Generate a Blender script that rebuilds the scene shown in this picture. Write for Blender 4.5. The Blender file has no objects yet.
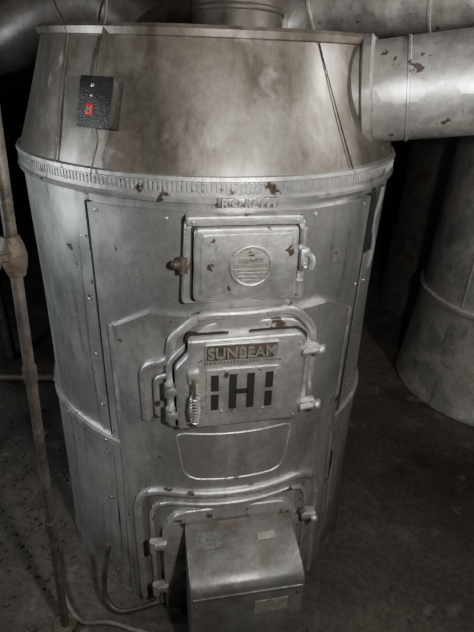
import bpy, bmesh, math, random
from mathutils import *
random.seed(3)
H=1.55; CX=-0.095; CY=1.47; PHI=math.radians(11)
rad=math.radians
col=bpy.context.collection

# ---------------- materials ----------------
def mat(name, c1, c2, scale=6, metal=0.0, rough=0.5, bump=0.1, bscale=60, c3=None, c3scale=3, c3pos=(.5,.62),
        stretch=(1,1,1), rvar=.15, spots=None, spot_thr=(.68,.72), spot_scale=45, zdirt=None, dirtcol=(.075,.057,.042), streak=None, streak_thr=(.55,.75), dents=0, mottle=(.72,1.08), dust=None, wrinkle=0, topdirt=None):
    m=bpy.data.materials.new(name); m.use_nodes=True; nt=m.node_tree; N=nt.nodes; L=nt.links
    b=N['Principled BSDF']; tc=N.new('ShaderNodeTexCoord')
    def mapping(s):
        mp=N.new('ShaderNodeMapping'); mp.inputs['Scale'].default_value=s; L.new(tc.outputs['Object'],mp.inputs[0]); return mp
    mp=mapping(stretch); m1=mapping((1,1,1))
    def noise(s,det=6,ro=.6,src=mp):
        n=N.new('ShaderNodeTexNoise'); n.inputs['Scale'].default_value=s; n.inputs['Detail'].default_value=det; n.inputs['Roughness'].default_value=ro
        L.new(src.outputs[0],n.inputs['Vector']); return n
    def ramp(src,a,c):
        r=N.new('ShaderNodeValToRGB'); r.color_ramp.elements[0].position=a[0]; r.color_ramp.elements[1].position=a[1]
        r.color_ramp.elements[0].color=c[0]; r.color_ramp.elements[1].color=c[1]; L.new(src,r.inputs[0]); return r
    def mix(f,a,bc,blend='MIX'):
        x=N.new('ShaderNodeMix'); x.data_type='RGBA'; x.blend_type=blend
        if isinstance(f,float): x.inputs[0].default_value=f
        else: L.new(f,x.inputs[0])
        L.new(a,x.inputs[6])
        if isinstance(bc,tuple): x.inputs[7].default_value=(*bc,1)
        else: L.new(bc,x.inputs[7])
        return x.outputs[2]
    BW=((0,0,0,1),(1,1,1,1)); rust=[]
    cc=ramp(noise(scale).outputs['Fac'],(.35,.65),((*c1,1),(*c2,1))).outputs[0]
    if c3:
        f=ramp(noise(c3scale,8,.65).outputs['Fac'],c3pos,BW).outputs[0]; cc=mix(f,cc,c3); rust.append(f)
    if streak:
        ms=mapping((1,1,.09)); f=ramp(noise(22,5,.6,ms).outputs['Fac'],streak_thr,BW).outputs[0]; cc=mix(f,cc,streak)
    if dust:
        f=ramp(noise(7,10,.75,m1).outputs['Fac'],(.56,.70),BW).outputs[0]; cc=mix(f,cc,dust)
    if spots:
        f=ramp(noise(spot_scale,3,.5,m1).outputs['Fac'],spot_thr,BW).outputs[0]; cc=mix(f,cc,spots); rust.append(f)
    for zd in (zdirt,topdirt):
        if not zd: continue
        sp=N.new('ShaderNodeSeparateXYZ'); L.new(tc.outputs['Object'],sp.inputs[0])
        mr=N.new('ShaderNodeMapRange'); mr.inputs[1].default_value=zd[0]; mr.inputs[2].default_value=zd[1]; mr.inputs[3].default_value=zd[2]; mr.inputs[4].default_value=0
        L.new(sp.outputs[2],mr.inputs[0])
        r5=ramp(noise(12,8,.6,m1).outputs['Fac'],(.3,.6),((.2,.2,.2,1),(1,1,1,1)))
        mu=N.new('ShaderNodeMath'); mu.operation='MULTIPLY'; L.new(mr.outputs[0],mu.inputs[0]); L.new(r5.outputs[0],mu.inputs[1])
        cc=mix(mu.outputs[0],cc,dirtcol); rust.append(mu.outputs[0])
    if mottle:
        a_,b_=mottle; cc=mix(1.0,cc,ramp(noise(55,10,.75,m1).outputs['Fac'],(.32,.62),((a_,a_*.98,a_*.95,1),(b_,b_,b_,1))).outputs[0],'MULTIPLY')
    L.new(cc,b.inputs['Base Color'])
    mo=None
    if metal>0 and rust:
        for f in rust:
            q=N.new('ShaderNodeMath'); q.operation='MULTIPLY_ADD'; L.new(f,q.inputs[0]); q.inputs[1].default_value=-.7; q.inputs[2].default_value=1
            if mo is None: mo=q.outputs[0]
            else:
                w_=N.new('ShaderNodeMath'); w_.operation='MULTIPLY'; L.new(mo,w_.inputs[0]); L.new(q.outputs[0],w_.inputs[1]); mo=w_.outputs[0]
        w_=N.new('ShaderNodeMath'); w_.operation='MULTIPLY'; L.new(mo,w_.inputs[0]); w_.inputs[1].default_value=metal; L.new(w_.outputs[0],b.inputs['Metallic'])
    else: b.inputs['Metallic'].default_value=metal
    nr=noise(9,8,.7); mr2=N.new('ShaderNodeMapRange'); mr2.inputs[1].default_value=.3; mr2.inputs[2].default_value=.7; mr2.inputs[3].default_value=rough-rvar; mr2.inputs[4].default_value=rough+rvar
    L.new(nr.outputs['Fac'],mr2.inputs[0]); L.new(mr2.outputs[0],b.inputs['Roughness'])
    last=None
    if dents:
        nd=noise(3.5,2,.4,m1); bd=N.new('ShaderNodeBump'); bd.inputs['Strength'].default_value=dents; bd.inputs['Distance'].default_value=.05
        L.new(nd.outputs['Fac'],bd.inputs['Height']); last=bd
    if wrinkle:
        vo=N.new('ShaderNodeTexVoronoi'); vo.inputs['Scale'].default_value=16; L.new(m1.outputs[0],vo.inputs['Vector'])
        bw=N.new('ShaderNodeBump'); bw.inputs['Strength'].default_value=wrinkle; bw.inputs['Distance'].default_value=.02
        L.new(vo.outputs['Distance'],bw.inputs['Height'])
        if last: L.new(last.outputs[0],bw.inputs['Normal'])
        last=bw
    if bump:
        nb=noise(bscale,6,.6); bu=N.new('ShaderNodeBump'); bu.inputs['Strength'].default_value=bump; bu.inputs['Distance'].default_value=.01
        L.new(nb.outputs['Fac'],bu.inputs['Height'])
        if last: L.new(last.outputs[0],bu.inputs['Normal'])
        last=bu
    if last: L.new(last.outputs[0],b.inputs['Normal'])
    return m

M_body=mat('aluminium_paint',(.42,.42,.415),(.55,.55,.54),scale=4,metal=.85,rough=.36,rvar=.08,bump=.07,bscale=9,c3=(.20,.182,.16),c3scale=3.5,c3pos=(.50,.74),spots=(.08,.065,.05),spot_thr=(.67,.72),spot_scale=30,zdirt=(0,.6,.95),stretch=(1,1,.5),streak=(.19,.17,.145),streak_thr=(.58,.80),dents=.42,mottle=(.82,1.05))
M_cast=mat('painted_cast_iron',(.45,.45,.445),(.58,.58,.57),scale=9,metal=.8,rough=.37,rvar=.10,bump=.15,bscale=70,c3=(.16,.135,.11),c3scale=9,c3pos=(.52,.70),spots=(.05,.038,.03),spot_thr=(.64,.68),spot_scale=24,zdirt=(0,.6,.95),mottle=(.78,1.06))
M_cone=mat('sooty_sheet_metal',(.15,.136,.118),(.28,.262,.235),scale=5,metal=.7,rough=.38,rvar=.08,bump=.08,bscale=14,c3=(.075,.060,.045),c3scale=4.5,c3pos=(.45,.66),spots=(.40,.385,.36),spot_thr=(.66,.76),spot_scale=9,stretch=(1,1,.45),streak=(.10,.082,.064),streak_thr=(.5,.75),dents=.38,dust=(.30,.28,.25),topdirt=(1.62,1.50,.75))
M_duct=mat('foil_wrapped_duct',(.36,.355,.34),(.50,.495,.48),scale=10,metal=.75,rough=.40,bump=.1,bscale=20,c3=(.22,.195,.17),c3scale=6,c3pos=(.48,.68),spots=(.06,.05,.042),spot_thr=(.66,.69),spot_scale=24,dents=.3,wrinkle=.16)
M_duct2=mat('return_duct_metal',(.38,.38,.37),(.48,.48,.465),scale=5,metal=.75,rough=.42,bump=.06,bscale=12,c3=(.22,.205,.185),c3scale=5,streak=(.22,.205,.185),dents=.25)
M_spring=mat('spring_steel',(.45,.45,.44),(.55,.55,.54),metal=.8,rough=.35,bump=0)
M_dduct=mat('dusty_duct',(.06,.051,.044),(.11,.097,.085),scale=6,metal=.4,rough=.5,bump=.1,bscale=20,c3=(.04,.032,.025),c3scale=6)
M_dark=mat('dark_seam_gap_shade',(.005,.0045,.004),(.009,.008,.007),rough=.8,bump=0,mottle=None)  # black colour stands in for shade in gaps and slots; also a dark seam
M_rust=mat('rusty_iron',(.045,.033,.025),(.10,.075,.056),scale=25,metal=.3,rough=.6,bump=.3,bscale=120)
M_letter=mat('worn_raised_letters',(.13,.115,.10),(.26,.24,.22),scale=40,metal=.5,rough=.45,bump=.1)
M_pole=mat('old_grey_pipe',(.06,.052,.043),(.12,.106,.09),scale=15,metal=.4,rough=.5,bump=.15,bscale=60,c3=(.035,.027,.02),c3scale=20)
M_box=mat('hammered_enamel',(.020,.019,.017),(.035,.033,.031),scale=20,metal=.3,rough=.4,bump=.3,bscale=250)
M_burn=mat('dusty_grey_enamel',(.095,.095,.092),(.145,.141,.135),scale=8,metal=.3,rough=.40,bump=.08,bscale=40,c3=(.065,.053,.041),c3scale=12,c3pos=(.46,.68))
M_label=mat('faded_label',(.14,.135,.12),(.20,.195,.17),scale=60,rough=.6,bump=0)
M_labeld=mat('dark_label',(.04,.04,.037),(.10,.10,.092),scale=90,rough=.6,bump=0)
M_red=mat('red_badge',(.30,.012,.012),(.38,.02,.02),rough=.5,bump=0,mottle=None)
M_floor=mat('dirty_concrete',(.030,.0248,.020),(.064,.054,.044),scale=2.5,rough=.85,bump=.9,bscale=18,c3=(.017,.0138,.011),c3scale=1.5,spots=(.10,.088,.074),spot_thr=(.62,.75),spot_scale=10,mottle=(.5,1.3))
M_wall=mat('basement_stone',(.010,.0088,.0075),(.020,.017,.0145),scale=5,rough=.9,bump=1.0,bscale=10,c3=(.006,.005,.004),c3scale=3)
M_wood=mat('old_joist_wood',(.014,.010,.007),(.028,.020,.014),scale=4,rough=.8,bump=.3,stretch=(8,1,8))
M_cable=mat('cloth_cable',(.09,.078,.065),(.14,.125,.107),scale=40,rough=.6,bump=.2)

# ---------------- helpers ----------------
def empty(name,loc=(0,0,0),rz=0):
    o=bpy.data.objects.new(name,None); o.location=loc; o.rotation_euler=(0,0,rz); col.objects.link(o); return o
def fin(name,bm,m,parent=None,smooth=True,angle=35):
    bmesh.ops.recalc_face_normals(bm,faces=bm.faces[:])
    me=bpy.data.meshes.new(name); bm.to_mesh(me); bm.free(); me.materials.append(m)
    if smooth:
        for p in me.polygons: p.use_smooth=True
        me.set_sharp_from_angle(angle=rad(angle))
    o=bpy.data.objects.new(name,me); col.objects.link(o)
    if parent: o.parent=parent
    return o
def P(th,r,z): t=rad(th); return Vector((r*math.sin(t),-r*math.cos(t),z))
def lathe(name,prof,m,parent=None,center=(0,0,0),seg=128,wob=None,closed=False):
    bm=bmesh.new(); rings=[]
    for r,z in prof:
        ring=[]
        for i in range(seg):
            a=2*math.pi*i/seg; w=wob(a,z) if wob else 0
            ring.append(bm.verts.new((center[0]+(r+w)*math.cos(a),center[1]+(r+w)*math.sin(a),center[2]+z)))
        rings.append(ring)
    for a,b in zip(rings,rings[1:]):
        for i in range(seg): bm.faces.new((a[i],a[(i+1)%seg],b[(i+1)%seg],b[i]))
    return fin(name,bm,m,parent)
def chaikin(pts,n=3,closed=False,q=.25):
    pts=[Vector(p) for p in pts]
    for _ in range(n):
        out=[] if closed else [pts[0]]
        k=len(pts)
        for i in range(k if closed else k-1):
            a,b=pts[i],pts[(i+1)%k]; out+= [a.lerp(b,q),a.lerp(b,1-q)]
        if not closed: out.append(pts[-1])
        pts=out
    return pts
def tube_bm(bm,pts,r,seg=12,closed=False,caps=True):
    pts=[Vector(p) for p in pts]; n=len(pts); rings=[]; up=None
    for i,p in enumerate(pts):
        if closed: t=(pts[(i+1)%n]-pts[i-1])
        else: t=pts[min(i+1,n-1)]-pts[max(i-1,0)]
        if t.length<1e-9: t=Vector((0,0,1))
        t.normalize()
        if up is None:
            up=Vector((0,0,1)) if abs(t.z)<.9 else Vector((1,0,0))
        up=(up-t*up.dot(t)).normalized(); s=t.cross(up)
        rr=r(i/(n-1)) if callable(r) else r
        rings.append([bm.verts.new(p+(up*math.cos(2*math.pi*k/seg)+s*math.sin(2*math.pi*k/seg))*rr) for k in range(seg)])
    for i in range(n if closed else n-1):
        a,b=rings[i],rings[(i+1)%n]
        for k in range(seg): bm.faces.new((a[k],a[(k+1)%seg],b[(k+1)%seg],b[k]))
    if caps and not closed:
        bm.faces.new(rings[0]); bm.faces.new(rings[-1])
def tube(name,pts,r,m,parent=None,seg=14,closed=False,smooth=0):
    if smooth: pts=chaikin(pts,smooth,closed)
    bm=bmesh.new(); tube_bm(bm,pts,r,seg,closed); return fin(name,bm,m,parent,angle=50)
def rounded(pts,rs,n=5):
    out=[]; k=len(pts)
    if not isinstance(rs,(list,tuple)): rs=[rs]*k
    for i in range(k):
        p=Vector(pts[i]); a=Vector(pts[i-1]); b=Vector(pts[(i+1)%k]); r=rs[i]
        if r<=0: out.append(p); continue
        u=(a-p).normalized(); v=(b-p).normalized(); s=p+u*r; e=p+v*r
        for j in range(n+1):
            t=j/n; out.append(s.lerp(p,t).lerp(p.lerp(e,t),t))
    return out
def prism(name,pts,yb,yf,m,parent=None,bev=.004):
    pts=[Vector(p) for p in pts]; n=len(pts)
    area=sum(pts[i].x*pts[(i+1)%n].y-pts[(i+1)%n].x*pts[i].y for i in range(n)); sg=1 if area>0 else -1
    def inset(d):
        out=[]
        for i in range(n):
            p=pts[i]; a=(p-pts[i-1]); b=(pts[(i+1)%n]-p)
            if a.length<1e-7: a=b
            if b.length<1e-7: b=a
            na=Vector((-a.y,a.x)).normalized()*sg; nb=Vector((-b.y,b.x)).normalized()*sg
            m_=(na+nb); m_=m_/max(.35,m_.length_squared/2) if m_.length>1e-6 else na
            out.append(p+m_*d)
        return out
    bm=bmesh.new(); rings=[]
    levels=[(0,yb),(0,yf-bev)]+([(bev*(1-math.cos(t)),yf-bev*(1-math.sin(t))) for t in (rad(30),rad(60),rad(90))] if bev>0 else [(0,yf)])
    for d,y in levels:
        q=inset(d) if d>0 else pts
        rings.append([bm.verts.new((p.x,-y,p.y)) for p in q])
    bm.faces.new(rings[0]); bm.faces.new(rings[-1])
    for A,B_ in zip(rings,rings[1:]):
        for i in range(n): bm.faces.new((A[i],A[(i+1)%n],B_[(i+1)%n],B_[i]))
    return fin(name,bm,m,parent,angle=40)
def box_bm(bm,c,s,rot=None,bev=0):
    r=bmesh.ops.create_cube(bm,size=1); vs=r['verts']
    for v in vs:
        v.co=Vector((v.co.x*s[0],v.co.y*s[1],v.co.z*s[2]))
    if bev>0:
        es=list({e for v in vs for e in v.link_edges})
        rr=bmesh.ops.bevel(bm,geom=es,offset=bev,segments=2,affect='EDGES',profile=.5,clamp_overlap=True)
        vs=list({v for f in rr['faces'] for v in f.verts}|{v for v in vs if v.is_valid})
    for v in vs:
        if rot: v.co=rot@v.co
        v.co+=Vector(c)
def box(name,c,s,m,parent=None,rot=None,bev=0.002):
    bm=bmesh.new(); box_bm(bm,c,s,rot,bev); return fin(name,bm,m,parent)
def plate(name,th0,th1,z0,z1,r,m,parent=None,thick=.004,ztop=None,nth=60,nz=40,rfun=None):
    bm=bmesh.new(); g=[]
    for i in range(nth+1):
        th=th0+(th1-th0)*i/nth; zt=ztop(th) if ztop else z1; row=[]
        for j in range(nz+1):
            z=z0+(zt-z0)*j/nz; rr=(rfun(th,z) if rfun else r)
            row.append(bm.verts.new(P(th,rr,z)))
        g.append(row)
    for i in range(nth):
        for j in range(nz): bm.faces.new((g[i][j],g[i+1][j],g[i+1][j+1],g[i][j+1]))
    border=[g[i][0] for i in range(nth+1)]+[g[nth][j] for j in range(1,nz+1)]+[g[i][nz] for i in range(nth-1,-1,-1)]+[g[0][j] for j in range(nz-1,0,-1)]
    inn=[]
    for v in border:
        rr=math.hypot(v.co.x,v.co.y); k=(rr-thick-.004)/rr
        inn.append(bm.verts.new((v.co.x*k,v.co.y*k,v.co.z)))
    n=len(border)
    for i in range(n): bm.faces.new((border[i],border[(i+1)%n],inn[(i+1)%n],inn[i]))
    return fin(name,bm,m,parent,angle=30)
def dome_bm(bm,p,nrm,r,h=.5):
    q=nrm.to_track_quat('Z','Y').to_matrix()
    r0=bmesh.ops.create_uvsphere(bm,u_segments=10,v_segments=6,radius=r)
    for v in r0['verts']: v.co=q@Vector((v.co.x,v.co.y,v.co.z*h))+p
def text(name,s,x,z,y,size,m,parent,ext=.002,sx=1):
    t=bpy.data.curves.new(name,'FONT'); t.body=s; t.size=size; t.extrude=ext; t.align_x='CENTER'; t.align_y='CENTER'; t.offset=.0006
    o=bpy.data.objects.new(name+'_c',t); col.objects.link(o)
    dg=bpy.context.evaluated_depsgraph_get(); me=bpy.data.meshes.new_from_object(o.evaluated_get(dg)); bpy.data.objects.remove(o)
    me.materials.clear(); me.materials.append(m); me.name=name
    o=bpy.data.objects.new(name,me); col.objects.link(o); o.parent=parent; o.rotation_euler=(rad(90),0,0); o.location=(x,-y,z); o.scale=(sx,1,1)
    return o

# ---------------- furnace ----------------
F=empty('gravity_furnace',(CX,CY,0),PHI)
def RB(z): return .504+ (.018*(1-z/.62) if z<.62 else 0)
wob=lambda a,z: .0015*math.sin(5*a+z*7)+.001*math.sin(11*a-z*9)
lathe('casing_upper',[(RB(.62)+.002,.61),(.503,.75),(.501,.95),(.50,1.15),(.499,1.30)],M_body,F,wob=wob)
lathe('casing_lower',[(.53,.0),(.526,.03),(.522,.15),(.516,.3),(.512,.45),(.51,.6),(.515,.605),(.515,.624),(.505,.627)],M_body,F,wob=wob)
lathe('hood_cone',[(.503,1.325),(.499,1.34),(.489,1.37),(.472,1.42),(.449,1.49),(.42,1.575),(.425,1.578),(.427,1.59),(.42,1.597),(.40,1.597),(.30,1.60),(.0,1.60)],M_cone,F,wob=lambda a,z:.0025*math.sin(4*a+z*11)+.0015*math.sin(9*a))
lathe('collar_band',[(.498,1.286),(.510,1.288),(.512,1.296),(.506,1.300),(.506,1.328),(.511,1.331),(.509,1.338),(.495,1.340)],M_cast,F)
bm=bmesh.new()
for i in range(330):
    th=i*360/330; t=rad(th); rot=Matrix.Rotation(t,3,'Z')
    box_bm(bm,P(th,.5062,1.318),(.0045,.005,.018),rot)
fin('collar_ribs',bm,M_cast,F,smooth=False)
def conepath(th0,th1,z0=1.335,z1=1.59,off=.003,n=14):
    pr=[(.503,1.325),(.499,1.34),(.489,1.37),(.472,1.42),(.449,1.49),(.42,1.575),(.427,1.6)]
    def rr(z):
        for a,b in zip(pr,pr[1:]):
            if a[1]<=z<=b[1]: return a[0]+(b[0]-a[0])*(z-a[1])/(b[1]-a[1])
        return .42
    return [P(th0+(th1-th0)*k/n,rr(z0+(z1-z0)*k/n)+off,z0+(z1-z0)*k/n) for k in range(n+1)]
tube('hood_seam_1',conepath(31,23),.0016,M_dark,F,seg=6)
tube('hood_seam_2',conepath(-48,-50),.003,M_cone,F,seg=6)
plate('front_panel',-37.5,40,.02,1.268,.51,M_body,F,thick=.006,rfun=lambda th,z:RB(z)+.006+.0015*math.sin(th*.21+z*5))
plate('corner_strip_left',-42,-38.5,.01,1.285,.51,M_body,F,thick=.006,nth=4,rfun=lambda th,z:RB(z)+.004+.003*math.sin(z*9))
plate('corner_strip_right',42.5,46.5,.01,1.12,.51,M_body,F,thick=.006,nth=4,rfun=lambda th,z:RB(z)+.004+.003*math.sin(z*7))
plate('seam_gap_left',-38.7,-37.3,.02,1.27,.505,M_dark,F,nth=2,rfun=lambda th,z:RB(z)+.0015)  # both seam gaps are black strips, their shade put into the colour
plate('seam_gap_right',40,42.5,.05,1.27,.505,M_dark,F,nth=3,rfun=lambda th,z:RB(z)+.0015)
plate('torn_gap',41.5,47,1.06,1.285,.503,M_dark,F,nth=4,rfun=lambda th,z:RB(z)+.002,ztop=lambda th:1.285-.02*abs(th-44))  # black sliver paints the dark of the open seam
plate('torn_flap',46.4,50,1.07,1.28,.52,M_body,F,nth=6,nz=14,rfun=lambda th,z:RB(z)+.005+.010*max(0,(50-th)/3.6)*abs(math.sin(z*21)))
zt=lambda th: 1.04 if -22<th<26 else (1.04-.05*min(1,(abs(th+22) if th<0 else th-26)/10))
plate('front_apron',-33.5,37,.02,1.04,.52,M_body,F,thick=.012,ztop=zt,nth=80,rfun=lambda th,z:RB(z)+.020-.010*max(0,1-min(abs(th+33.5),abs(37-th))/2.5))
plate('apron_roll_left',-34.3,-33.2,.02,.985,.52,M_cast,F,nth=2,rfun=lambda th,z:RB(z)+.012)
plate('apron_roll_right',36.8,38,.02,.985,.52,M_cast,F,nth=2,rfun=lambda th,z:RB(z)+.012)
bm=bmesh.new()
for th in (-40.3,44.5,38.9):
    for k in range(8):
        z=.08+k*.16+ .01*math.sin(th+k)
        if th>0 and z>1.1: continue
        p=P(th,RB(z)+.008,z); dome_bm(bm,p,Vector((p.x,p.y,0)).normalized(),.0038)
for th in range(-35,40,18):
    p=P(th,.511,1.255); dome_bm(bm,p,Vector((p.x,p.y,0)).normalized(),.004)
for th in range(-180,180,20):
    p=P(th,.516,.613); dome_bm(bm,p,Vector((p.x,p.y,0)).normalized(),.004)
fin('rivets',bm,M_cast,F)

def on(x,z,off=.02):
    r=RB(z)+off; return Vector((x,-math.sqrt(r*r-x*x),z))
def dense(pts,closed=False,step=.015):
    out=[]; k=len(pts)
    for i in range(k if closed else k-1):
        a=Vector(pts[i]); b=Vector(pts[(i+1)%k]); n=max(1,int((b-a).length/step))
        for j in range(n): out.append(a.lerp(b,j/n))
    if not closed: out.append(Vector(pts[-1]))
    return out
def surf_tube(name,pts2,rs,r,m,closed=False,off=.02,parent=F):
    k=len(pts2); out=[Vector(pts2[0])]
    for i in range(1,k-1):
        p=Vector(pts2[i]); u=(Vector(pts2[i-1])-p).normalized(); v=(Vector(pts2[i+1])-p).normalized()
        s=p+u*rs[i]; e=p+v*rs[i]
        for j in range(7): t=j/6; out.append(s.lerp(p,t).lerp(p.lerp(e,t),t))
    out.append(Vector(pts2[-1])); p2=dense(out)
    return tube(name,[on(p[0],p[1],off) for p in p2],r,m,parent,seg=12)

# --- feed door (upper) ---
prism('feed_door_frame',rounded([(-.125,1.075),(.145,1.075),(.135,1.256),(-.115,1.256)],.012),.44,.520,M_cast,F,bev=.005)
prism('feed_door_lip',rounded([(-.112,1.250),(.125,1.250),(.125,1.270),(-.112,1.270)],.006),.44,.532,M_cast,F,bev=.004)
prism('feed_door_shadow_gap',rounded([(-.108,1.083),(.127,1.083),(.121,1.252),(-.103,1.252)],.012),.50,.5215,M_dark,F,bev=0)  # black sheet paints the shade around the feed door
prism('feed_door',rounded([(-.102,1.088),(.122,1.088),(.116,1.247),(-.098,1.247)],.012),.50,.537,M_cast,F,bev=.005)
prism('feed_door_panel',rounded([(-.088,1.10),(.108,1.10),(.104,1.236),(-.085,1.236)],.008),.53,.5395,M_cast,F,bev=.002)
def ring(name,x,z,y,R0,r,m,parent=F,seg=40):
    return tube(name,[Vector((x+R0*math.cos(2*math.pi*i/seg),-y,z+R0*math.sin(2*math.pi*i/seg))) for i in range(seg)],r,m,parent,seg=8,closed=True)
ZP=1.166
ring('feed_port_ring',.018,ZP,.540,.043,.0045,M_cast)
prism('feed_port_plate',[Vector((.018+.040*math.cos(2*math.pi*i/32),ZP+.040*math.sin(2*math.pi*i/32))) for i in range(32)],.53,.5405,M_letter,F,bev=.001)
bm=bmesh.new()
for k in (-4,-3,-2,-1,3,4):
    w=math.sqrt(.038**2-(k*.008)**2); box_bm(bm,(.018,-.5410,ZP+k*.008),(2*w,.003,.004))
box_bm(bm,(.018,-.5412,ZP+.012),(.072,.002,.016))
fin('feed_port_louvres',bm,M_cast,F,smooth=False)
text('feed_door_lettering','PREMIER',.018,ZP+.012,.5425,.014,M_letter,F,ext=.001)
box('nameplate_backing',(.012,-.508,1.290),(.125,.014,.020),M_cone,F,bev=.003)
text('nameplate_lettering','R·O·RE·I·M',.012,1.290,.517,.024,M_spring,F,ext=.003)
def latch(name,x,z,y,sx=1,parent=F,m=M_cast):
    bm=bmesh.new(); box_bm(bm,(x,-y,z),(.022,.02,.05),bev=.006)
    tube_bm(bm,chaikin([Vector((x,-y-.008,z+.012)),Vector((x+.010*sx,-y-.016,z+.014)),Vector((x+.014*sx,-y-.024,z)),Vector((x+.008*sx,-y-.026,z-.014))],2),.006,8)
    dome_bm(bm,Vector((x,-y-.012,z-.014)),Vector((0,-1,0)),.008,1)
    return fin(name,bm,m,parent)
latch('feed_door_latch',.135,1.172,.525)
bm=bmesh.new(); box_bm(bm,(-.120,-.51,1.165),(.03,.03,.020),bev=.006)
tube_bm(bm,[Vector((-.120,-.52,1.148)),Vector((-.120,-.52,1.182))],.009,10); dome_bm(bm,Vector((-.136,-.515,1.165)),Vector((-1,-.3,0)).normalized(),.010,1)
fin('feed_door_pivot',bm,M_rust,F)
bm=bmesh.new()
for z in (1.11,1.225): tube_bm(bm,[Vector((.128,-.53,z-.016)),Vector((.128,-.53,z+.016))],.008,10)
for x,z in ((-.1,1.260),(.11,1.260)): dome_bm(bm,Vector((x,-.534,z)),Vector((0,-1,0)),.004,1)
fin('feed_door_hinges',bm,M_cast,F)

# --- fire door (middle) ---
prism('fire_door_frame',rounded([(-.165,.742),(.178,.742),(.178,.972),(.13,1.03),(-.07,1.03),(-.165,.93)],[.015,.015,.03,.03,.03,.03]),.43,.522,M_cast,F,bev=.006)
prism('fire_door_shadow_gap',rounded([(-.147,.747),(.166,.750),(.162,.990),(.138,1.008),(-.119,1.004),(-.121,.962),(-.151,.928)],.01),.50,.5235,M_dark,F,bev=0)  # black sheet paints the shaded joint around the fire door
prism('fire_door',rounded([(-.142,.752),(.160,.756),(.156,.985),(.135,1.002),(-.115,.998),(-.115,.96),(-.146,.925)],[.01,.01,.01,.008,.01,.01,.012]),.50,.545,M_cast,F,bev=.007)
prism('fire_door_plaque',rounded([(-.080,.935),(.090,.935),(.090,.990),(-.080,.990)],.006),.54,.551,M_cast,F,bev=.003)
prism('fire_door_plaque_field',rounded([(-.075,.947),(.085,.947),(.085,.985),(-.075,.985)],.004),.54,.5515,M_rust,F,bev=0)
text('fire_door_lettering','SUNBEAM',.005,.965,.5545,.036,M_spring,F,ext=.0025,sx=.98)
bm=bmesh.new()
for k in range(22): box_bm(bm,(-.072+k*.0075,-.552,.942),(.0028,.003,.007))
fin('fire_door_plaque_ribs',bm,M_letter,F,smooth=False)
prism('draft_slide_plate',rounded([(-.076,.795),(.094,.795),(.094,.922),(-.076,.922)],.006),.54,.549,M_cast,F,bev=.002)
bm=bmesh.new(); zt_,zb_=.906,.808; zm=(zt_+zb_)/2
for x,za,zb in ((-.056,zb_,zm-.005),(-.056,zm+.005,zt_),(-.014,zb_,zt_),(.028,zb_,zt_),(.072,zb_,zm-.005),(.072,zm+.005,zt_)):
    box_bm(bm,(x,-.549,(za+zb)/2),(.018,.002,zb-za))
box_bm(bm,(.007,-.549,zm),(.030,.002,.014))
fin('draft_slots',bm,M_dark,F,smooth=False)  # slots are black blocks on the plate, shade of openings painted in
bm=bmesh.new()
for x,z in ((-.03,.915),(.05,.915),(-.04,.802),(.06,.802),(-.12,.77),(.14,.77),(.14,.975)): dome_bm(bm,Vector((x,-.549 if abs(x)<.1 else -.545,z)),Vector((0,-1,0)),.0045,.8)
fin('fire_door_bolts',bm,M_letter,F)
surf_tube('fire_door_loop',[(-.215,.748),(-.215,.905),(-.155,.925),(-.150,.985),(-.085,1.050),(.125,1.052),(.185,.985),(.196,.76)],[0,.03,.02,.02,.03,.03,.03,0],.011,M_cast,off=.024)
surf_tube('fire_door_inner_loop',[(-.188,.765),(-.188,.88),(-.150,.892),(-.125,.94)],[0,.02,.02,0],.007,M_cast,off=.03)
prism('hinge_lug_plate',rounded([(-.215,.748),(-.15,.748),(-.15,.885),(-.205,.885)],.02),.43,.487,M_cast,F,bev=.006)
bm=bmesh.new()
for z in (.79,.86):
    tube_bm(bm,[Vector((-.158,-.528,z-.018)),Vector((-.158,-.528,z+.018))],.012,12)
    box_bm(bm,(-.145,-.535,z),(.04,.014,.018),bev=.003)
fin('fire_door_hinges',bm,M_cast,F)
bm=bmesh.new(); pts=[]
for i in range(0,9*12+1):
    a=i/12*2*math.pi; rr=.012-.004*abs(i/54-1)
    pts.append(Vector((-.105+rr*math.cos(a),-.570+rr*math.sin(a)*.9,.868-.075*i/108)))
tube_bm(bm,pts,.0022,6); fin('coil_spring_handle',bm,M_spring,F)
tube('handle_stem',[Vector((-.105,-.54,.905)),Vector((-.105,-.565,.90)),Vector((-.105,-.570,.87)),Vector((-.105,-.570,.78))],.004,M_rust,F,seg=8)
bm=bmesh.new(); box_bm(bm,(-.105,-.548,.905),(.026,.014,.03),bev=.004); fin('handle_lug',bm,M_cast,F)
def bolt_latch(name,x,z):
    bm=bmesh.new(); box_bm(bm,(x,-.530,z),(.05,.022,.020),bev=.005)
    tube_bm(bm,[Vector((x-.02,-.555,z)),Vector((x+.028,-.545,z)),Vector((x+.036,-.53,z-.004))],.0075,10)
    dome_bm(bm,Vector((x+.024,-.548,z)),Vector((0,-1,0)),.012,1); return fin(name,bm,M_cast,F)
bolt_latch('fire_door_latch_top',.165,.955); bolt_latch('fire_door_latch_bottom',.172,.795)
# --- cleanout panel ---
sh=rounded([(-.130,.555),(.138,.555),(.155,.708),(-.148,.708)],[.045,.045,.03,.03])
tube('cleanout_panel_rim',[on(p.x,p.y,.019) for p in dense([tuple(q) for q in sh],True)],.004,M_cast,F,seg=8,closed=True)
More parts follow.
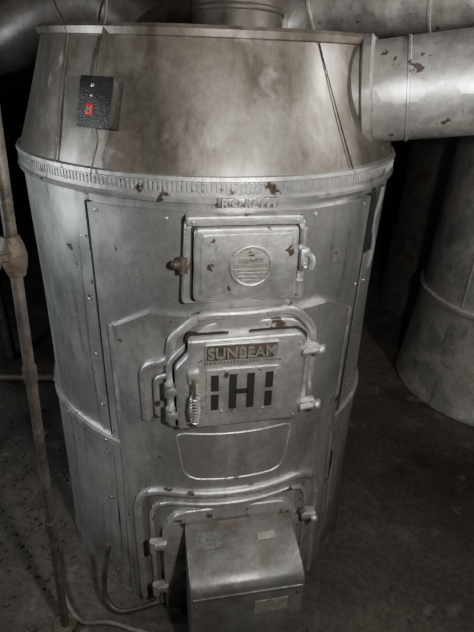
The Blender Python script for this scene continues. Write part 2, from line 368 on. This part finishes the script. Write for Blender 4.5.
# --- ash door ---
surf_tube('ash_door_loop',[(-.258,.04),(-.258,.455),(-.215,.505),(.215,.510),(.262,.455),(.275,.04)],[0,.05,.05,.05,.05,0],.012,M_cast,off=.022)
surf_tube('ash_door_inner_loop',[(-.222,.05),(-.222,.43),(-.185,.468),(.185,.473),(.225,.43),(.235,.06)],[0,.04,.04,.04,.04,0],.007,M_cast,off=.024)
prism('ash_door',rounded([(-.195,.03),(.2,.03),(.2,.38),(.15,.448),(-.15,.448),(-.195,.38)],[.01,.01,.03,.03,.03,.03]),.43,.528,M_cast,F,bev=.006)
bm=bmesh.new()
for z in (.14,.33):
    box_bm(bm,(-.205,-.525,z),(.045,.03,.026),bev=.006); tube_bm(bm,[Vector((-.222,-.53,z-.022)),Vector((-.222,-.53,z+.022))],.010,12)
box_bm(bm,(.225,-.52,.375),(.045,.03,.026),bev=.006); dome_bm(bm,Vector((.238,-.54,.375)),Vector((0,-1,0)),.012,1)
fin('ash_door_hardware',bm,M_cast,F)

# ---------------- control box on hood ----------------
cb=empty('limit_control_box',(CX,CY,0),PHI)
thc=-34; base=P(thc,.460,1.450)
ux=Vector((math.cos(rad(thc)),math.sin(rad(thc)),0)); nn=Vector((math.sin(rad(thc)),-math.cos(rad(thc)),0))
sl=math.atan2(.03,.09); zz=(Vector((0,0,1))*math.cos(sl) - nn*math.sin(sl)).normalized(); nr=ux.cross(zz)
if nr.dot(nn)<0: nr=-nr
def cp(a,b,c): return base+ux*a+zz*b+nr*c
def cbox(name,a,b,c,sa,sb,sc,m,bev=.002):
    bm=bmesh.new(); rot=Matrix((ux,-nr,zz)).transposed(); box_bm(bm,cp(a,b,c),(sa,sc,sb),rot,bev); return fin(name,bm,m,cb)
cbox('housing',0.004,0,.018,.074,.088,.030,M_box,.003)
cbox('cover',0.004,0,.035,.078,.094,.005,M_box,.002)
cbox('badge',-.006,-.014,.038,.018,.020,.002,M_red,.0005)
cbox('badge_letter_left',-.010,-.014,.0395,.003,.012,.002,M_label,0)
cbox('badge_letter_right',-.002,-.014,.0395,.003,.012,.002,M_label,0)
cbox('badge_letter_bar',-.006,-.014,.0395,.008,.003,.002,M_label,0)
bm=bmesh.new(); dome_bm(bm,cp(-.004,.030,.038),nr,.004,.5); dome_bm(bm,cp(-.004,.012,.038),nr,.003,.5); fin('screws',bm,M_spring,cb)
tube('armored_cable',chaikin([cp(-.01,.04,.02),cp(-.01,.075,.022),cp(-.012,.12,.012),cp(-.015,.19,.006),cp(-.015,.62,.05)],3),.0028,M_rust,cb,seg=8)
tube('capillary_tail',chaikin([cp(.0,-.045,.02),cp(.002,-.07,.012),cp(-.006,-.10,.012),cp(-.004,-.135,.018)],2),.0018,M_rust,cb,seg=6)

# ---------------- burner box ----------------
B=empty('conversion_burner_housing',(CX,CY,0),PHI)
bm=bmesh.new()
prof=[(.530,.04),(.70,.04),(.70,.340),(.696,.352),(.684,.362),(.665,.370),(.545,.406),(.534,.406),(.530,.398)]
L_=[bm.verts.new((-.133,-y,z)) for y,z in prof]; R_=[bm.verts.new((.167,-y,z)) for y,z in prof]; n=len(prof)
fa=bm.faces.new(L_); fb=bm.faces.new(R_)
for i in range(n): bm.faces.new((L_[i],L_[(i+1)%n],R_[(i+1)%n],R_[i]))
bmesh.ops.bevel(bm,geom=list(fa.edges)+list(fb.edges),offset=.004,segments=3,affect='EDGES',profile=.5,clamp_overlap=True)
fin('cover',bm,M_burn,B)
bm=bmesh.new(); box_bm(bm,(.168,-.615,.2),(.006,.13,.26),bev=.002); box_bm(bm,(.017,-.701,.325),(.29,.006,.010),bev=.002); fin('cover_lips',bm,M_burn,B)
sl2=-math.atan2(.036,.12)
def toplab(name,x,y,sx,sy,m):
    z=.406-(y-.545)*(.036/.12); box(name,(x,-y,z+.001),(sx,sy,.002),m,B,rot=Matrix.Rotation(-sl2,3,'X'),bev=0)
toplab('rating_label',-.075,.585,.07,.045,M_labeld); toplab('warning_label',.085,.59,.05,.02,M_label)
box('data_plate',(.08,-.701,.26),(.09,.002,.05),M_label,B,bev=0)
bm=bmesh.new()
for x in (-.10,.14):
    for y in (.56,.66): box_bm(bm,(x,-y,.02),(.02,.02,.04))
fin('feet',bm,M_rust,B)
bm=bmesh.new()
for x in (-.12,.15): dome_bm(bm,Vector((x,-.701,.30)),Vector((0,-1,0)),.005,.6)
fin('screws',bm,M_rust,B)

# ---------------- ducts ----------------
def duct(name,pts,r,m,sm=3,rings=(),seg=40):
    e=empty(name,(0,0,0)); p=chaikin(pts,sm) if len(pts)>2 else [Vector(q) for q in pts]
    tube('shell',p,r,m,e,seg=seg)
    for k,(i,dr,w) in enumerate(rings):
        j=min(len(p)-2,int(i*(len(p)-1))); f=i*(len(p)-1)-j
        c=p[j].lerp(p[j+1],f); d=(p[j+1]-p[j]).normalized()
        tube('bead_%d'%(k+1),[c-d*w,c-d*w*.6,c+d*w*.6,c+d*w],(lambda t,dr=dr:r+dr*(.35 if t in(0,1) else 1)),m,e,seg=seg)
    return e
dd=Vector((.27,-.075,.040)).normalized(); s=Vector((.215,1.275,1.468))
duct('supply_duct',[s,s+dd*1.9],.108,M_duct,rings=((.040,.014,.014),(.085,.003,.004),(.19,.003,.005)))
duct('supply_duct',[Vector((.10,1.98,1.62)),Vector((.22,1.95,1.70)),Vector((.40,1.86,1.71)),Vector((.75,1.66,1.73)),Vector((1.6,1.2,1.81))],.11,M_duct,rings=((.3,.006,.006),(.6,.006,.006)))
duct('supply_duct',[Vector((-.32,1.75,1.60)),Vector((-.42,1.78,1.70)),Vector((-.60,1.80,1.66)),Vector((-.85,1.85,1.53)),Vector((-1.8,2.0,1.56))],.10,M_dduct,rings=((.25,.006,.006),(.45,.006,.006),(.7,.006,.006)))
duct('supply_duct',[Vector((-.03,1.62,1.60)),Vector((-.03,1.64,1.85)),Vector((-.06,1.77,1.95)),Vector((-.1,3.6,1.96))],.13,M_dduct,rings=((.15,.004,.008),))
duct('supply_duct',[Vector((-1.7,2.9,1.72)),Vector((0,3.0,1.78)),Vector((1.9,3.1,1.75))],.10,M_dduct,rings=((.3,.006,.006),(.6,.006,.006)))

def return_cyl(name,c,R0,h,m,flare=.05):
    e=empty(name,(c[0],c[1],0))
    lathe('shell_lower',[(R0+flare,0),(R0+flare,.015),(R0+flare-.01,.03),(R0+.012,.40),(R0+.012,.52),(R0+.018,.524),(R0+.018,.54),(R0,.545)],m,e,seg=96)
    lathe('shell_upper',[(R0,.54),(R0-.003,.8),(R0-.004,h-.05),(R0+.006,h-.045),(R0+.010,h-.03),(R0+.006,h-.012),(R0-.02,h),(R0*.6,h+.012),(.0,h+.02)],m,e,seg=96)
    tube('side_seam',[Vector(((R0+.001)*math.cos(rad(215)),(R0+.001)*math.sin(rad(215)),z)) for z in (.55,h-.05)],.004,m,e,seg=6)
    bm=bmesh.new()
    for k in range(24):
        a=k*math.pi/12; p=Vector(((R0+.018)*math.cos(a),(R0+.018)*math.sin(a),.532)); dome_bm(bm,p,Vector((p.x,p.y,0)).normalized(),.005)
    fin('rivets',bm,m,e); return e
return_cyl('return_air_boot',(1.38,2.28),.42,1.30,M_duct2)
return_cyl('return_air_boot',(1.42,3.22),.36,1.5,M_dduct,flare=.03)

# ---------------- left pipes ----------------
pp=empty('standpipe',(0,0,0))
a=Vector((-.488,.87,0)); b=Vector((-.412,.87,1.50)); dv=(b-a)
tube('pipe',[a,a+dv*1.4],.0115,M_pole,pp,seg=20)
for k,t in enumerate((.30,.62)):
    c=a+dv*t; tube('coupling_%d'%(k+1),[c-dv.normalized()*.018,c+dv.normalized()*.018],.0150,M_pole,pp,seg=20)
bm=bmesh.new(); c=a+dv*.80
tube_bm(bm,[c-Vector((0,0,.04)),c-Vector((0,0,.02)),c,c+Vector((0,0,.02)),c+Vector((0,0,.04))],lambda t:.016+.009*math.sin(t*math.pi),16)
tube_bm(bm,[c,c+Vector((-.02,-.06,.01))],.009,10)
h=c+Vector((-.02,-.062,.01))
tube_bm(bm,[h+Vector((.022*math.cos(i*math.pi/10),0,.022*math.sin(i*math.pi/10))) for i in range(20)],.0035,8,closed=True)
box_bm(bm,h,(.042,.005,.006)); box_bm(bm,h,(.006,.005,.042))
tube_bm(bm,[c,c+Vector((-.09,.03,0))],.012,12)
fin('valve',bm,M_rust,pp)
tube('floor_flange',[a,a+Vector((0,0,.012))],.035,M_rust,pp,seg=20)
bk=empty('water_pipe'); tube('riser',[Vector((-1.25,2.30,0.03)),Vector((-1.25,2.30,2.0))],.026,M_pole,bk)
tube('collar',[Vector((-1.25,2.30,.5)),Vector((-1.25,2.30,.55))],.035,M_rust,bk)
tube('floor_run',[Vector((-2.2,2.05,.03)),Vector((-.50,2.12,.03))],.022,M_rust,empty('iron_pipe'))
bk2=empty('water_pipe'); tube('riser',[Vector((-1.14,1.55,0.0)),Vector((-1.11,1.55,1.35)),Vector((-1.10,1.55,2.0))],.014,M_rust,bk2)
tube('elbow',chaikin([Vector((-1.125,1.55,.75)),Vector((-1.125,1.55,.82)),Vector((-1.5,1.55,.82))],2),.018,M_rust,bk2)

e=empty('floor_cable')
tube('cable',chaikin([(-.60,1.12,.010),(-.545,1.0,.010),(-.50,.93,.010),(-.44,.87,.010),(-.36,.885,.010),(-.28,.86,.010),(-.18,.84,.010)],3),.007,M_cable,e,seg=10)
e=empty('flexible_gas_line')
tube('hose',chaikin([(-.36,.975,.24),(-.375,.955,.16),(-.38,.925,.07),(-.34,.90,.03),(-.28,.895,.05),(-.20,.90,.09)],3),.008,M_pole,e,seg=10)

bm=bmesh.new()
for i in range(900):
    x=random.uniform(-1.6,1.6); y=random.uniform(.6,3.2)
    if i>560: x=random.gauss(-.75,.25); y=random.gauss(1.3,.35)
    if math.hypot(x-CX,y-CY)<.56 or math.hypot(x-1.38,y-2.28)<.5 or (abs(x-.02)<.2 and y<.95): continue
    s_=random.uniform(.002,.009); r0=bmesh.ops.create_icosphere(bm,subdivisions=1,radius=s_)
    for v in r0['verts']: v.co=Vector((v.co.x*random.uniform(.7,1.5)+x,v.co.y*random.uniform(.7,1.4)+y,v.co.z*.6+s_*.4))
fin('floor_debris',bm,M_floor,None,smooth=False)

# ---------------- room ----------------
def slab(name,c,s,m): return box(name,c,s,m,None,bev=0)
bm=bmesh.new(); bmesh.ops.create_grid(bm,x_segments=120,y_segments=140,size=1)
for v in bm.verts:
    x=v.co.x*3.0; y=v.co.y*3.5+2.0
    v.co=Vector((x,y,0.006*noise.noise(Vector((x*2,y*2,0)))+.003*noise.noise(Vector((x*9,y*9,3)))-.004))
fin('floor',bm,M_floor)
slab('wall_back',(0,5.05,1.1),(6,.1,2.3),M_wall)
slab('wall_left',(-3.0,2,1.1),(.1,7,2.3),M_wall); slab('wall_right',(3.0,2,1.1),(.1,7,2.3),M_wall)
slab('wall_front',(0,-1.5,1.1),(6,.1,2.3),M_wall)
slab('ceiling',(0,2,2.30),(6,7,.08),M_wood)
bm=bmesh.new()
for k in range(14): box_bm(bm,(-2.7+k*.41,2,2.18),(.045,6.8,.17))
fin('ceiling_joists',bm,M_wood,None,smooth=False)
slab('trim_1',(0,2.35,2.05),(5.8,.15,.10),M_wood)

# ---------------- lights ----------------
def area(name,loc,target,size,power,color=(1,1,1)):
    l=bpy.data.lights.new(name,'AREA'); l.size=size; l.energy=power; l.color=color
    o=bpy.data.objects.new(name,l); col.objects.link(o); o.location=loc
    o.rotation_euler=(Vector(target)-Vector(loc)).to_track_quat('-Z','Y').to_euler(); return o
def point(name,loc,r,power,color=(1,1,1)):
    l=bpy.data.lights.new(name,'POINT'); l.shadow_soft_size=r; l.energy=power; l.color=color
    o=bpy.data.objects.new(name,l); col.objects.link(o); o.location=loc; return o
point('work_light',(.30,.10,1.58),.04,74,(1,.975,.94))
point('ceiling_bulb',(1.20,.95,1.98),.05,52,(1,.97,.92))
area('window_light',(-1.7,.75,1.35),(-.4,1.4,.75),.5,17,(.86,.94,1))
w=bpy.data.worlds.new('world'); bpy.context.scene.world=w; w.use_nodes=True
w.node_tree.nodes['Background'].inputs[0].default_value=(.5,.5,.55,1); w.node_tree.nodes['Background'].inputs[1].default_value=.005

cam=bpy.data.cameras.new('camera'); co=bpy.data.objects.new('camera',cam); col.objects.link(co)
cam.sensor_fit='VERTICAL'; cam.sensor_height=24; cam.lens=492/632*24; cam.clip_start=.02
co.location=(0,0,H); co.rotation_euler=(Euler((rad(62),0,0)).to_matrix()@Matrix.Rotation(rad(2.0),3,'Z')).to_euler()
bpy.context.scene.camera=co
